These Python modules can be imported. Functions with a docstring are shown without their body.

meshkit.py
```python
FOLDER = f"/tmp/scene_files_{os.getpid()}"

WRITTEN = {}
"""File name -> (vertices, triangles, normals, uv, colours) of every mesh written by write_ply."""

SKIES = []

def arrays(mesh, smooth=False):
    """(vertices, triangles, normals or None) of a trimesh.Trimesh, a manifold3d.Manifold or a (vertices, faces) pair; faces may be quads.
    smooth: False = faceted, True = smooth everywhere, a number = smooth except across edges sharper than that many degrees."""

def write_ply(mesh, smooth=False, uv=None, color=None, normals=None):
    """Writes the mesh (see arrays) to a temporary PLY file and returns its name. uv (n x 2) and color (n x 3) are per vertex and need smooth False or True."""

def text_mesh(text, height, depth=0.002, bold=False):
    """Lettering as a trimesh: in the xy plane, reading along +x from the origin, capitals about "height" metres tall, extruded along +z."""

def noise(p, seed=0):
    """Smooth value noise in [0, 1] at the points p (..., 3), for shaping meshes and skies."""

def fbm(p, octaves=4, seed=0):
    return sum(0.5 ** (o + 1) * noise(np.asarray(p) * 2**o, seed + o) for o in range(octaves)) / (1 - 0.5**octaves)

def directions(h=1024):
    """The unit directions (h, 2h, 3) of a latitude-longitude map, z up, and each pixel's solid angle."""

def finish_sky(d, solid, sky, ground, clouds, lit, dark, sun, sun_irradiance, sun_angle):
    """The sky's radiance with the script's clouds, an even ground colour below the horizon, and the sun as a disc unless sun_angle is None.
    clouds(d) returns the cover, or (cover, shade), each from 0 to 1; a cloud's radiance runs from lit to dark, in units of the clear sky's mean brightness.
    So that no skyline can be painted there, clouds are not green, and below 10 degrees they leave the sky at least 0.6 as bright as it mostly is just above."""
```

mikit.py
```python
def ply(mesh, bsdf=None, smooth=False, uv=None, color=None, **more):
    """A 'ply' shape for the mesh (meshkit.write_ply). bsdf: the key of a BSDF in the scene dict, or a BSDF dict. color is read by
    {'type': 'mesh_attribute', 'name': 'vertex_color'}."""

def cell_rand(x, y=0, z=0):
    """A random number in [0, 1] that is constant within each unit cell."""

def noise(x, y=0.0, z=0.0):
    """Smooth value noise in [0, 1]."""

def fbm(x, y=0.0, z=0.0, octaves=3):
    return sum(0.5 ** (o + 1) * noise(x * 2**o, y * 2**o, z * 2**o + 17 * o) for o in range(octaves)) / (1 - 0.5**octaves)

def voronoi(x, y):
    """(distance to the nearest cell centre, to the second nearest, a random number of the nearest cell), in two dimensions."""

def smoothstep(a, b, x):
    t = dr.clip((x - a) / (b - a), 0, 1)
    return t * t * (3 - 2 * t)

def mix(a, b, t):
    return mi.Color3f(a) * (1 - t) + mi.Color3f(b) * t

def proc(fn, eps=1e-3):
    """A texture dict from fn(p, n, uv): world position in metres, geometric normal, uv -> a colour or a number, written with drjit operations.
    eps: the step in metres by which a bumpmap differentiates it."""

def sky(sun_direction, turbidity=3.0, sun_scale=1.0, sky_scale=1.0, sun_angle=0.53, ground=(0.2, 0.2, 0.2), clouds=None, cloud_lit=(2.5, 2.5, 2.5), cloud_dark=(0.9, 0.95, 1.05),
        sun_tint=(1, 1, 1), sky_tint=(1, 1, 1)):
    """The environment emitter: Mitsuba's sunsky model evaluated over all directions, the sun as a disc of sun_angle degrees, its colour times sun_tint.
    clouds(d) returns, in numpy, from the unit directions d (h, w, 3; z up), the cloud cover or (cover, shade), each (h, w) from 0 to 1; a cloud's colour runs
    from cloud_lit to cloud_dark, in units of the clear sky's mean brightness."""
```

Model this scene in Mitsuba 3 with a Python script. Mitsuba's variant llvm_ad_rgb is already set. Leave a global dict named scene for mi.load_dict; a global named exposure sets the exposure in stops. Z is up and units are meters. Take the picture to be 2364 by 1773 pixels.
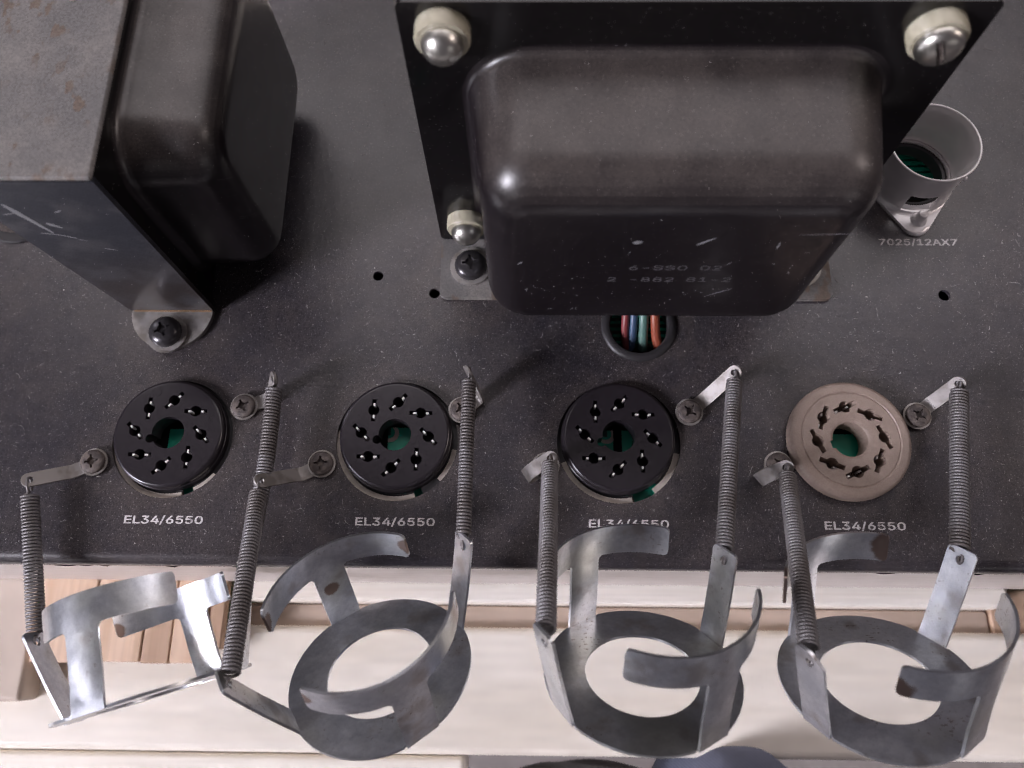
import math, random
import numpy as np, trimesh, drjit as dr, mitsuba as mi
import shapely
from shapely.geometry import Polygon, Point, box as sbox, LineString
from shapely.ops import unary_union
from shapely import affinity
import manifold3d as m3
import mikit, meshkit
from mikit import proc, noise, fbm, voronoi, smoothstep, mix, cell_rand

T = mi.ScalarTransform4f
scene, labels = {}, {}
MM = 0.001
rng = np.random.default_rng(7)
random.seed(7)

# ------------------------------------------------------------------ camera, light, exposure
CAM = np.array([3.53, 0.0, 213.3])
t_, r_, y_ = [math.radians(a) for a in (18.22011466, 0.66025467, 1.02524383)]
def _rx(a): c, s = math.cos(a), math.sin(a); return np.array([[1, 0, 0], [0, c, -s], [0, s, c]])
def _ry(a): c, s = math.cos(a), math.sin(a); return np.array([[c, 0, s], [0, 1, 0], [-s, 0, c]])
def _rz(a): c, s = math.cos(a), math.sin(a); return np.array([[c, -s, 0], [s, c, 0], [0, 0, 1]])
RC = _ry(y_) @ _rx(t_) @ _rz(r_)
fwd, upv = -RC[:, 2], RC[:, 1]
scene['camera'] = {'type': 'thinlens', 'fov': math.degrees(2 * math.atan(1182 / 1819.28)), 'fov_axis': 'x',
                   'to_world': T().look_at(origin=(CAM * MM).tolist(), target=((CAM + fwd * 200) * MM).tolist(), up=upv.tolist()),
                   'aperture_radius': 0.0011, 'focus_distance': 0.211, 'near_clip': 0.005, 'far_clip': 20.0}
exposure = 0.5

def lamp(key, pos, target, w, h, rgb, label):
    scene[key] = {'type': 'rectangle', 'to_world': T().look_at(origin=pos, target=target, up=[0, 0.1, 1]).scale([w / 2, h / 2, 1]),
                  'emitter': {'type': 'area', 'radiance': {'type': 'rgb', 'value': rgb}},
                  'bsdf': {'type': 'diffuse', 'reflectance': {'type': 'rgb', 'value': [.1, .1, .1]}}}
    labels[key] = {'label': label, 'kind': 'structure'}
lamp('window_light', [-1.42, -0.70, 0.78], [0, 0.05, 0], 0.44, 0.52, [40, 38.6, 43], 'tall window left of the bench')
lamp('window_light_001', [1.5, 0.3, 1.05], [0, 0.05, 0], 0.45, 0.5, [5.0, 4.2, 4.0], 'window right of the bench')
lamp('window_light_002', [0.0, 1.6, 2.25], [0, 0.1, 0], 3.8, 1.25, [1.55, 1.42, 1.46], 'added glowing panel standing in for the bright room behind the bench')  # unseen glowing panel, added in place of bright walls and ceiling
lamp('window_light_003', [-1.25, -1.6, 0.30], [0, 0, 0], 0.8, 0.5, [.75, .72, .74], 'added low light panel at the left in front of the bench')  # unseen panel added for the highlight along the front board
lamp('window_light_004', [1.45, -1.5, 0.30], [0, 0, 0], 0.8, 0.5, [.6, .56, .56], 'added low light panel at the right in front of the bench')  # second added panel; the gap between them leaves the board's middle darker
scene['room_light'] = {'type': 'constant', 'radiance': {'type': 'rgb', 'value': [0.048, 0.041, 0.048]}}

# ------------------------------------------------------------------ materials (all procedural)
def bs(key, d, two=True): scene[key] = {'type': 'twosided', 'bsdf': d} if two else d
def rgb(*c): return {'type': 'rgb', 'value': list(c)}
def princ(col, rough=.5, metal=0., spec=.5, coat=0., coat_gloss=.8):
    d = {'type': 'principled', 'base_color': col if isinstance(col, dict) else rgb(*col), 'roughness': rough, 'metallic': metal, 'specular': spec}
    if coat: d['clearcoat'] = coat; d['clearcoat_gloss'] = coat_gloss
    return d
def bump(d, fn, eps=2e-5): return {'type': 'bumpmap', 'arbitrary': proc(fn, eps), 'scale': 1.0, 'bsdf': d}

DIRT = [(-115.7, 46.4, 5), (-75.8, 62.6, 4.5), (-52.4, 46.4, 5), (-14.2, 62.1, 4.5), (9.2, 46.2, 5), (49.3, 61.9, 5), (72.6, 47.0, 5), (112.3, 61.2, 5),
        (-95.5, 54, 17.5), (-32.3, 54, 17.5), (29.4, 54, 17.5), (92.2, 53.8, 17.5), (121, 138, 15), (-100, 84, 12.5), (-16, 100, 12), (36, 88, 12)]
def f_panel(p, n, uv):
    x, y, z = p.x * 1000, p.y * 1000, p.z * 1000
    g = noise(x * 3.1, y * 3.1, z * 3.1)
    g2 = noise(x * 6.1 + 9, y * 6.1, z * 6)
    big = fbm(x * .03 + 3, y * .04 + 1, 2.0, 4)
    mid = fbm(x * .35, y * .35, 5.0, 4)
    d = smoothstep(.25, .85, big * .55 + mid * .45)
    near = mi.Float(0)
    for a, b, r in DIRT:
        near = dr.maximum(near, smoothstep(r * 1.0 + 7, r * 1.0, dr.sqrt(dr.square(x - a) + dr.square(y - b))))
    d = dr.clip(d * .8 + near * (.15 + .6 * mid), 0, 1)
    base = mix((.0295, .0265, .0325), (.058, .0485, .048), d)
    base = base * (0.34 + .70 * g + .62 * g2)
    s1, _, r1 = voronoi(x * .8, y * .8)
    spot = smoothstep(.13, .06, s1) * smoothstep(.6, .7, r1)
    s2, _, r2 = voronoi(x * 2.3 + 40, y * 2.3)
    spot2 = smoothstep(.25, .1, s2) * smoothstep(.55, .7, r2)
    return base + mi.Color3f(.30, .29, .29) * spot * .5 + mi.Color3f(.2, .19, .19) * spot2 * .30
def f_panel_rough(p, n, uv):
    x, y = p.x * 1000, p.y * 1000
    return .25 + .09 * fbm(x * .1, y * .1, 1.0, 3)
bs('paint_panel', bump(princ(proc(f_panel), proc(f_panel_rough), 0., .6), lambda p, n, uv: 2.2e-5 * noise(p.x * 2300, p.y * 2300, p.z * 2300) + 1.6e-5 * noise(p.x * 900, p.y * 900, p.z * 900)))

def f_gloss(p, n, uv):
    x, y, z = p.x * 1000, p.y * 1000, p.z * 1000
    up = smoothstep(.15, .95, n.z)
    cl = fbm(x * .16, y * .16, z * .16, 4)
    fine = noise(x * 3.7, y * 3.7, z * 3.7)
    dust = up * (.30 + .75 * cl) * (.55 + .65 * fine)
    dust = dust + .035 * smoothstep(.5, .8, cl) * (.4 + fine)
    c = mix((.0085, .0063, .0076), (.138, .117, .104), dr.clip(dust * .55, 0, 1))
    s1, _, r1 = voronoi(x * .55 + z * .31, y * .55 + z * .47)
    spot = smoothstep(.15, .07, s1) * smoothstep(.6, .7, r1)
    s2, _, r2 = voronoi(x * 1.3 + z * .9 + 30, y * 1.3 + z * 1.1)
    spot2 = smoothstep(.2, .08, s2) * smoothstep(.72, .8, r2)
    return c + mi.Color3f(.24, .22, .21) * (spot * .18 + spot2 * .12) * (.25 + .75 * up)
def f_gloss_rough(p, n, uv):
    x, y, z = p.x * 1000, p.y * 1000, p.z * 1000
    up = smoothstep(.2, .95, n.z)
    return .22 + .11 * up + .10 * fbm(x * .2, y * .2, z * .2, 3)
bs('paint_gloss', princ(proc(f_gloss), proc(f_gloss_rough), 0., .65))
def f_smooth(p, n, uv):
    x, y, z = p.x * 1000, p.y * 1000, p.z * 1000
    s2, _, r2 = voronoi(x * .8 + z * .5 + 30, y * .8 + z * .8)
    return mi.Color3f(.006, .0052, .0056) + mi.Color3f(.2, .19, .18) * smoothstep(.16, .06, s2) * smoothstep(.8, .9, r2) * .25
bs('paint_black', princ(proc(f_smooth), .12, 0., .5))
def f_blue(p, n, uv):
    x, y, z = p.x * 1000, p.y * 1000, p.z * 1000
    c = fbm(x * .12, y * .12, z * .12, 4)
    f = noise(x * 4, y * 4, z * 4)
    return mix(mix((.024, .025, .031), (.034, .028, .027), smoothstep(45, 12, z)), (.050, .048, .052), smoothstep(.4, .8, c)) * (.75 + .5 * f)
bs('paint_blue', princ(proc(f_blue), .2, 0., .5))
def f_dusty(p, n, uv):
    x, y, z = p.x * 1000, p.y * 1000, p.z * 1000
    c = fbm(x * .09 + 2, y * .09, 3.0, 5)
    c2 = fbm(x * .35, y * .2, 8.0, 4)
    f = noise(x * 2.9, y * 2.9, 0)
    col = mix((.14, .134, .131), (.205, .19, .178), smoothstep(.3, .75, c))
    rust = smoothstep(.54, .66, c2) * smoothstep(.35, .6, fbm(x * .12 + 31, y * .08, 1.0, 4))
    col = mix(col, (.135, .095, .068), rust * .75)
    return col * (.8 + .4 * f)
bs('dusty_steel', bump(princ(proc(f_dusty), .6, 0., .4), lambda p, n, uv: 8e-5 * fbm(p.x * 500, p.y * 500, 2.0, 3)))

RUST = [(0, 0, 0, 0)]   # filled in below: rust patches on the retainers (mm)
def f_zinc(p, n, uv):
    x, y, z = p.x * 1000, p.y * 1000, p.z * 1000
    c = fbm(x * .11, y * .13, z * .12, 4)
    c2 = fbm(x * .5 + 7, y * .5, z * .5, 3)
    c3 = fbm(x * 1.1 + 3, y * 1.1, z * 1.1, 3)
    f = noise(x * 5, y * 5, z * 5)
    col = mix((.52, .545, .59), (.70, .72, .75), smoothstep(.3, .7, c * .7 + c3 * .3))
    col = mix(col, (.58, .585, .50), smoothstep(.5, .75, fbm(x * .06, y * .06, z * .06 + 4, 3)) * .55)
    col = mix(col, (.36, .325, .30), smoothstep(.56, .78, fbm(x * .16 + 20, y * .16, z * .16, 4)) * .6)
    col = col * (.86 + .2 * c2) * (.93 + .14 * f)
    stain = mi.Float(0)
    for a, b, c_, r in RUST:
        dd = dr.sqrt(dr.square(x - a) + dr.square(y - b) + dr.square(z - c_)) / r
        stain = dr.maximum(stain, smoothstep(1.12, .8, dd + .55 * (c2 - .5)))
    spk = smoothstep(.74, .8, noise(x * 1.7, y * 1.7, z * 1.7)) * smoothstep(.55, .7, c)
    stain = dr.maximum(stain, spk * .6)
    return mix(col, (.19, .125, .095), stain * .9)
def f_zinc_rough(p, n, uv):
    x, y, z = p.x * 1000, p.y * 1000, p.z * 1000
    return .20 + .16 * fbm(x * .3, y * .3, z * .3, 4)
bs('zinc', bump(princ(proc(f_zinc), proc(f_zinc_rough), .93, .5), lambda p, n, uv: 1.6e-5 * fbm(p.x * 170, p.y * 170, p.z * 170, 2) + 3e-6 * noise(p.x * 1400, p.y * 1400, p.z * 1400), 1e-4))
def f_lug(p, n, uv):
    x, y, z = p.x * 1000, p.y * 1000, p.z * 1000
    c = fbm(x * .3, y * .3, z * .3, 4)
    return mix((.20, .182, .168), (.31, .29, .278), smoothstep(.35, .65, c))
bs('lug_metal', princ(proc(f_lug), .55, .6, .5))
def f_spring(p, n, uv):
    x, y, z = p.x * 1000, p.y * 1000, p.z * 1000
    c = fbm(x * .12, y * .12, z * .12, 3)
    return mix((.15, .135, .13), (.215, .204, .208), smoothstep(.35, .65, c))
bs('spring_steel', princ(proc(f_spring), .55, .6, .5))
def f_screw(p, n, uv):
    x, y, z = p.x * 1000, p.y * 1000, p.z * 1000
    c = fbm(x * .8, y * .8, z * .8, 4)
    return mix((.060, .049, .046), (.125, .102, .090), smoothstep(.35, .7, c))
bs('screw_dusty', princ(proc(f_screw), .65, .0, .4))
bs('screw_dark', princ((.062, .058, .062), .26, .55, .5))
def f_washer(p, n, uv):
    c = fbm(p.x * 400, p.y * 400, p.z * 400, 4)
    return mix((.26, .235, .21), (.42, .40, .385), smoothstep(.3, .7, c))
bs('washer_metal', princ(proc(f_washer), .42, .6, .5))
bs('nut_metal', princ((.62, .605, .55), .34, 1., .5))
def f_cream(p, n, uv):
    c = fbm(p.x * 500, p.y * 500, p.z * 500, 3)
    return mix((.34, .31, .22), (.47, .44, .34), c)
bs('cream_nylon', princ(proc(f_cream), .4, 0., .5))
bs('bakelite', princ((.019, .0155, .019), .27, 0., .55))
bs('hole_black', princ((.004, .004, .004), .8, 0., .1))  # near black painted where holes and gaps are dark, also for paint flakes
def f_tan(p, n, uv):
    x, y = p.x * 1000, p.y * 1000
    c = fbm(x * .25, y * .25, 1.0, 4)
    return mix((.265, .203, .168), (.325, .252, .212), c) * (.93 + .14 * noise(x * 4, y * 4, 0))
bs('tan_ceramic', princ(proc(f_tan), .48, 0., .45))
def f_bare(p, n, uv):
    x, y, z = p.x * 1000, p.y * 1000, p.z * 1000
    c = fbm(x * .12, y * .4, z * .9, 4)
    return mix((.52, .47, .44), (.66, .61, .585), c)
bs('bare_lip', princ(proc(f_bare), .42, .35, .5))
bs('contact_tin', princ((.85, .83, .81), .4, .3, .6))
def f_fibre(p, n, uv):
    c = fbm(p.x * 700, p.y * 700, p.z * 500, 4)
    return mix((.33, .28, .235), (.56, .51, .46), c)
bs('fibre_washer', princ(proc(f_fibre), .6, 0., .4))
def f_alu(p, n, uv):
    c = fbm(p.x * 260, p.y * 260, p.z * 420, 4)
    return mix((.72, .70, .705), (.84, .82, .815), c)
bs('aluminium', princ(proc(f_alu), .33, .3, .6))
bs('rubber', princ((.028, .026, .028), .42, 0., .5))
def f_pcb(p, n, uv):
    return mix((.010, .27, .17), (.016, .37, .24), fbm(p.x * 200, p.y * 200, 0.0, 3))
bs('board_green', princ(proc(f_pcb), .3, 0., .5))
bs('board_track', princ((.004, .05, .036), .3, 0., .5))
def f_ink(p, n, uv):
    x, y = p.x * 1000, p.y * 1000
    w = smoothstep(.66, .8, fbm(x * 1.3, y * 1.3, 4.0, 3))
    return mix((.58, .55, .555), (.14, .12, .125), w * .75) * (.85 + .3 * noise(x * 5, y * 5, 1.0))
bs('ink', princ(proc(f_ink), .55, 0., .4))
bs('ink_faint', princ((.075, .07, .075), .5, 0., .4))
bs('scratch_grey', princ((.19, .187, .195), .55, 0., .4))
def f_lint(p, n, uv): return mix((.24, .225, .22), (.60, .57, .56), cell_rand(p.x * 900, p.y * 900, p.z * 500))
bs('rust', princ((.26, .15, .075), .7, 0., .3))
bs('lint', {'type': 'diffuse', 'reflectance': proc(f_lint)})
for nm, c in (('wire_red', (.20, .04, .042)), ('wire_blue', (.045, .08, .15)), ('wire_green', (.085, .17, .145)), ('wire_orange', (.27, .065, .035))):
    bs(nm, princ(c, .38, 0., .5))

def wood(a, b, sx, sy, cx=0., seed=0.):
    def f(p, n, uv):
        x, y, z = p.x * 1000, p.y * 1000, p.z * 1000
        g = fbm(x * sx + seed, y * sy + seed, z * min(sx, sy) * 4, 4)
        h = noise(x * sx * 5 + 3, y * sy * 5, z * .4)
        return mix(a, b, smoothstep(.25, .75, g)) * (.94 + .1 * h)
    return f
bs('wood_pale', princ(proc(wood((.76, .70, .605), (.86, .81, .725), .018, .10)), .42, 0., .45))
bs('wood_pale_rail', princ(proc(wood((.78, .72, .635), (.87, .825, .75), .012, .25, seed=9.)), .34, 0., .5))
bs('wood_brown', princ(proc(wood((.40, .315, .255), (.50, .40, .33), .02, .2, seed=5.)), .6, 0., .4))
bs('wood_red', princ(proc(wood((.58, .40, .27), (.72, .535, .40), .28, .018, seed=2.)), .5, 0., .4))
bs('wood_red_dark', princ(proc(wood((.42, .28, .19), (.53, .37, .265), .3, .02, seed=4.)), .5, 0., .4))
bs('wood_beige', princ(proc(wood((.50, .415, .345), (.58, .49, .415), .05, .02, seed=12.)), .55, 0., .4))
bs('floor_paint', princ(proc(wood((.28, .25, .24), (.36, .33, .315), .02, .02, seed=20.)), .6, 0., .4))
def f_cloth(p, n, uv):
    x, y, z = p.x * 1000, p.y * 1000, p.z * 1000
    w = dr.sin((x + y) * 5.2) * .5 + .5
    return mix((.085, .095, .135), (.125, .135, .18), fbm(x * .12, y * .12, z * .12, 3)) * (.85 + .25 * w)
bs('cloth_blue', princ(proc(f_cloth), .9, 0., .2))

# ------------------------------------------------------------------ helpers
def add(key, mesh, mat, smooth=False, label=None, category=None, group=None, kind=None):
    k, i = key, 0
    while k in scene or k in labels:
        i += 1; k = f'{key}_{i:03d}'
    if hasattr(mesh, 'to_mesh'):
        q = mesh.to_mesh(); mesh = trimesh.Trimesh(np.array(q.vert_properties[:, :3], float), np.array(q.tri_verts), process=False)
    m = mesh.copy(); m.apply_scale(MM)
    scene[k] = mikit.ply(m, mat, smooth)
    tag(k, label, category, group, kind)
    return k
def tag(k, label=None, category=None, group=None, kind=None):
    d = {a: b for a, b in (('label', label), ('category', category), ('group', group), ('kind', kind)) if b}
    if d: labels[k] = d
used = {}
def thing(name, label, category, group=None):
    i = used.get(name, -1) + 1; used[name] = i
    k = name if i == 0 else f'{name}_{i:03d}'
    tag(k, label, category, group)
    return k
def part(t, name, mesh, mat, smooth=False, label=None, kind=None):
    key = f'{t}__{name}'
    k, i = key, 0
    while k in scene:
        i += 1; k = f'{key}_{i:03d}'
    if hasattr(mesh, 'to_mesh'):
        q = mesh.to_mesh(); mesh = trimesh.Trimesh(np.array(q.vert_properties[:, :3], float), np.array(q.tri_verts), process=False)
    m = mesh.copy(); m.apply_scale(MM)
    scene[k] = mikit.ply(m, mat, smooth)
    tag(k, label, None, None, kind)
    return k
def cat(*ms): return trimesh.util.concatenate([m for m in ms])
def bx(x0, x1, y0, y1, z0, z1):
    m = trimesh.creation.box((x1 - x0, y1 - y0, z1 - z0)); m.apply_translation(((x0 + x1) / 2, (y0 + y1) / 2, (z0 + z1) / 2)); return m
def rbox(x0, x1, y0, y1, z0, z1, r=.6, n=12):
    s = [m3.Manifold.sphere(r, n).translate((x, y, z)) for x in (x0 + r, x1 - r) for y in (y0 + r, y1 - r) for z in (z0 + r, z1 - r)]
    return m3.Manifold.batch_hull(s)
def tm(man):
    q = man.to_mesh(); return trimesh.Trimesh(np.array(q.vert_properties[:, :3], float), np.array(q.tri_verts), process=False)
def extrude(poly, z0, z1):
    polys = list(getattr(poly, 'geoms', [poly]))
    ms = [trimesh.creation.extrude_polygon(g, z1 - z0, engine='earcut') for g in polys if g.area > 1e-6]
    m = trimesh.util.concatenate(ms); m.apply_translation((0, 0, z0)); return m
def mani(mesh): return m3.Manifold(m3.Mesh(np.asarray(mesh.vertices, np.float32), np.asarray(mesh.faces, np.uint32)))
def rr(x0, x1, y0, y1, r): return sbox(x0 + r, y0 + r, x1 - r, y1 - r).buffer(r, 12)
def circ(x, y, r, n=24): return Point(x, y).buffer(r, n)
def tube(path, r, sides=8, cap=True):
    P = np.asarray(path, float); n = len(P)
    rad = np.broadcast_to(np.asarray(r, float), (n,))
    tg = np.gradient(P, axis=0); tg /= np.linalg.norm(tg, axis=1, keepdims=True)
    a = np.array([0, 0, 1.]) if abs(tg[0, 2]) < .9 else np.array([1., 0, 0])
    u = np.cross(tg[0], a); u /= np.linalg.norm(u)
    rings = []
    ang = np.arange(sides) * 2 * np.pi / sides
    for i in range(n):
        u = u - tg[i] * (u @ tg[i]); u /= np.linalg.norm(u)
        v = np.cross(tg[i], u)
        rings.append(P[i] + rad[i] * (np.cos(ang)[:, None] * u + np.sin(ang)[:, None] * v))
    V = np.vstack(rings); F = []
    for i in range(n - 1):
        for j in range(sides):
            a0, a1 = i * sides + j, i * sides + (j + 1) % sides
            F += [(a0, a1, a1 + sides), (a0, a1 + sides, a0 + sides)]
    if cap:
        V = np.vstack([V, P[0], P[-1]]); c0, c1 = len(V) - 2, len(V) - 1
        for j in range(sides):
            F += [(c0, (j + 1) % sides, j), (c1, (n - 1) * sides + j, (n - 1) * sides + (j + 1) % sides)]
    return trimesh.Trimesh(V, F, process=False)
def lathe(prof, n=40, center=(0, 0, 0)):
    m = trimesh.creation.revolve(np.array(prof, float), sections=n); m.apply_translation(center); return m
def chaikin(P, k=3):
    P = np.asarray(P, float)
    for _ in range(k):
        Q = np.empty((2 * len(P) - 2, 3)); Q[0::2] = .75 * P[:-1] + .25 * P[1:]; Q[1::2] = .25 * P[:-1] + .75 * P[1:]
        P = np.vstack([P[:1], Q, P[-1:]])
    return P
def sheet(poly, thick, step=1.2):
    """a flat polygon (s, t) as a finely cut slab, h from 0 to thick, ready to be bent"""
    x0, y0, x1, y1 = poly.bounds
    n = max(1, int(math.ceil((x1 - x0) / step))); m_ = max(1, int(math.ceil((y1 - y0) / step)))
    m = trimesh.creation.extrude_polygon(poly, thick, engine='earcut')
    M = mani(m)
    M = M.refine_to_length(step)
    return tm(M)
def align(mesh, pos, axis=(0, 0, 1), spin=0.):
    axis = np.asarray(axis, float); axis /= np.linalg.norm(axis)
    R = trimesh.geometry.align_vectors([0, 0, 1], axis)
    m = mesh.copy(); m.apply_transform(trimesh.transformations.rotation_matrix(spin, [0, 0, 1])); m.apply_transform(R); m.apply_translation(pos); return m
def text(s, width, h, x, y, z, depth=.05, bold=True):
    m = meshkit.text_mesh(s, 1.0, depth, bold); b = m.bounds
    m.apply_translation(-b[0]); sx, sy = width / (b[1, 0] - b[0, 0]), h / (b[1, 1] - b[0, 1])
    m.apply_transform(np.diag([sx, sy, 1, 1])); m.apply_translation((x, y, z)); return m

def cross_recess(size, depth):
    w = size * .30
    a = m3.Manifold.cube((size * 2, w, depth), True); b = m3.Manifold.cube((w, size * 2, depth), True)
    tip = m3.Manifold.cylinder(depth, size * .5, size * .62, 12, True)
    return a + b + tip
def screw_head(r, h, flat=.35, slot='cross', size=None, spin=.3, n=48):
    """a pan head: r radius, h height, underside at z=0"""
    prof = [(0, 0), (r, 0), (r, h * flat)]
    for a in np.linspace(0, 1, 9)[1:]:
        q = a * math.pi / 2
        prof.append((r * math.cos(q) ** .75 if q < 1.57 else 0, h * flat + h * (1 - flat) * math.sin(q)))
    prof[-1] = (0, h)
    prof = [p for i, p in enumerate(prof) if i == 0 or i == len(prof) - 1 or p[0] > 1e-3]
    M = m3.Manifold.revolve(m3.CrossSection([np.array(prof)]), n)
    s = size or r * .52
    if slot == 'cross': M = M - cross_recess(s, 1.6).rotate((0, 0, math.degrees(spin))).translate((0, 0, h - .35))
    if slot == 'slot': M = M - m3.Manifold.cube((r * 1.5, r * .36, 3.0), True).rotate((0, 0, math.degrees(spin))).translate((0, 0, h - .1))
    return tm(M)

# ------------------------------------------------------------------ the bench under the amplifier
add('floor', bx(-900, 900, -900, 900, -462, -460), 'floor_paint', kind='structure', label='dim grey floor below the bench')
add('bench_top', bx(-420, 420, -12, 520, -122, -98), 'wood_pale', kind='structure', label='pale wooden bench top under the amplifier')

def board(name, x0, x1, y0, y1, z0, z1, mat, r, label, category='board', group=None):
    k = thing(name, label, category, group)
    m = tm(rbox(x0, x1, y0, y1, z0, z1, r)); m.apply_scale(MM)
    scene[k] = mikit.ply(m, mat, 40)
    return k
board('wooden_rail', -92, 166, 12.9, 60, -98, -62, 'wood_pale_rail', 1.6, 'pale smooth wooden rail with a bright front edge just below the chassis lip')
board('wooden_rail', -400, -161.5, -20, 60, -98, -62, 'wood_beige', 2.0, 'beige wooden block at the far left below the leftmost spring')
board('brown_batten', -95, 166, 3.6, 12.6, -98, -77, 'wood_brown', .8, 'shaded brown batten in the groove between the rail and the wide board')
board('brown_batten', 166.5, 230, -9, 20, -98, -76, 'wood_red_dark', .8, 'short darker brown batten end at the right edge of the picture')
kb = board('wide_board', -420, 420, -35.5, 5.2, -98, -72, 'wood_pale', 3.0, 'wide pale bare wooden board below the hanging wire clips')
kt = thing('plank_stack', 'reddish grained timber offcut made of planks, seen through the leftmost retainer', 'timber')
xs = [-160, -141, -123.5, -114]
for i in range(3):
    part(kt, 'plank', tm(rbox(xs[i] + .12, xs[i + 1] - .12, -7.6 + .4 * (i == 1), 30, -66.0, -60 - .5 * i, .5)), ('wood_red', 'wood_red', 'wood_red_dark')[i], 40)
part(kt, 'plank', tm(rbox(-113.8, -103, -7.4, 30, -66, -61, .5)), 'wood_red', 40)
part(kt, 'plank', tm(rbox(-102.8, -97.6, -3, 30, -66, -62, .5)), 'wood_red_dark', 40)
board('front_rail', -420, -16, -70, -36.6, -100, -78, 'wood_pale_rail', 2.0, 'greyish pale rail along the bottom left edge of the picture', 'board')

# blue cloth: a soft mound
g = trimesh.creation.icosphere(4, 1.0); v = g.vertices.copy()
v = v * np.array([23, 29, 45]); v[:, 0] += 4 * np.sin(v[:, 2] * .1); v += (meshkit.noise(g.vertices * 2.2, 3)[:, None] - .5) * 5
g = trimesh.Trimesh(v + np.array([70, -58.5, -84]), g.faces, process=False)
add('folded_cloth', g, 'cloth_blue', True, 'blue grey woven cloth bulging up at the bottom edge right of centre', 'cloth')

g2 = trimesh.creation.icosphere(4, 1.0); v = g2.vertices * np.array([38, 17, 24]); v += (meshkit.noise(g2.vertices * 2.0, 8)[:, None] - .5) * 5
add('added_shade_mound', trimesh.Trimesh(v + np.array([26, -56.0, -95]), g2.faces, process=False), 'rubber', True, 'added dark mound for the shade at the bottom edge, left of the blue cloth', 'cloth')  # mound added to stand in for the shaded middle of the bottom edge

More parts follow.
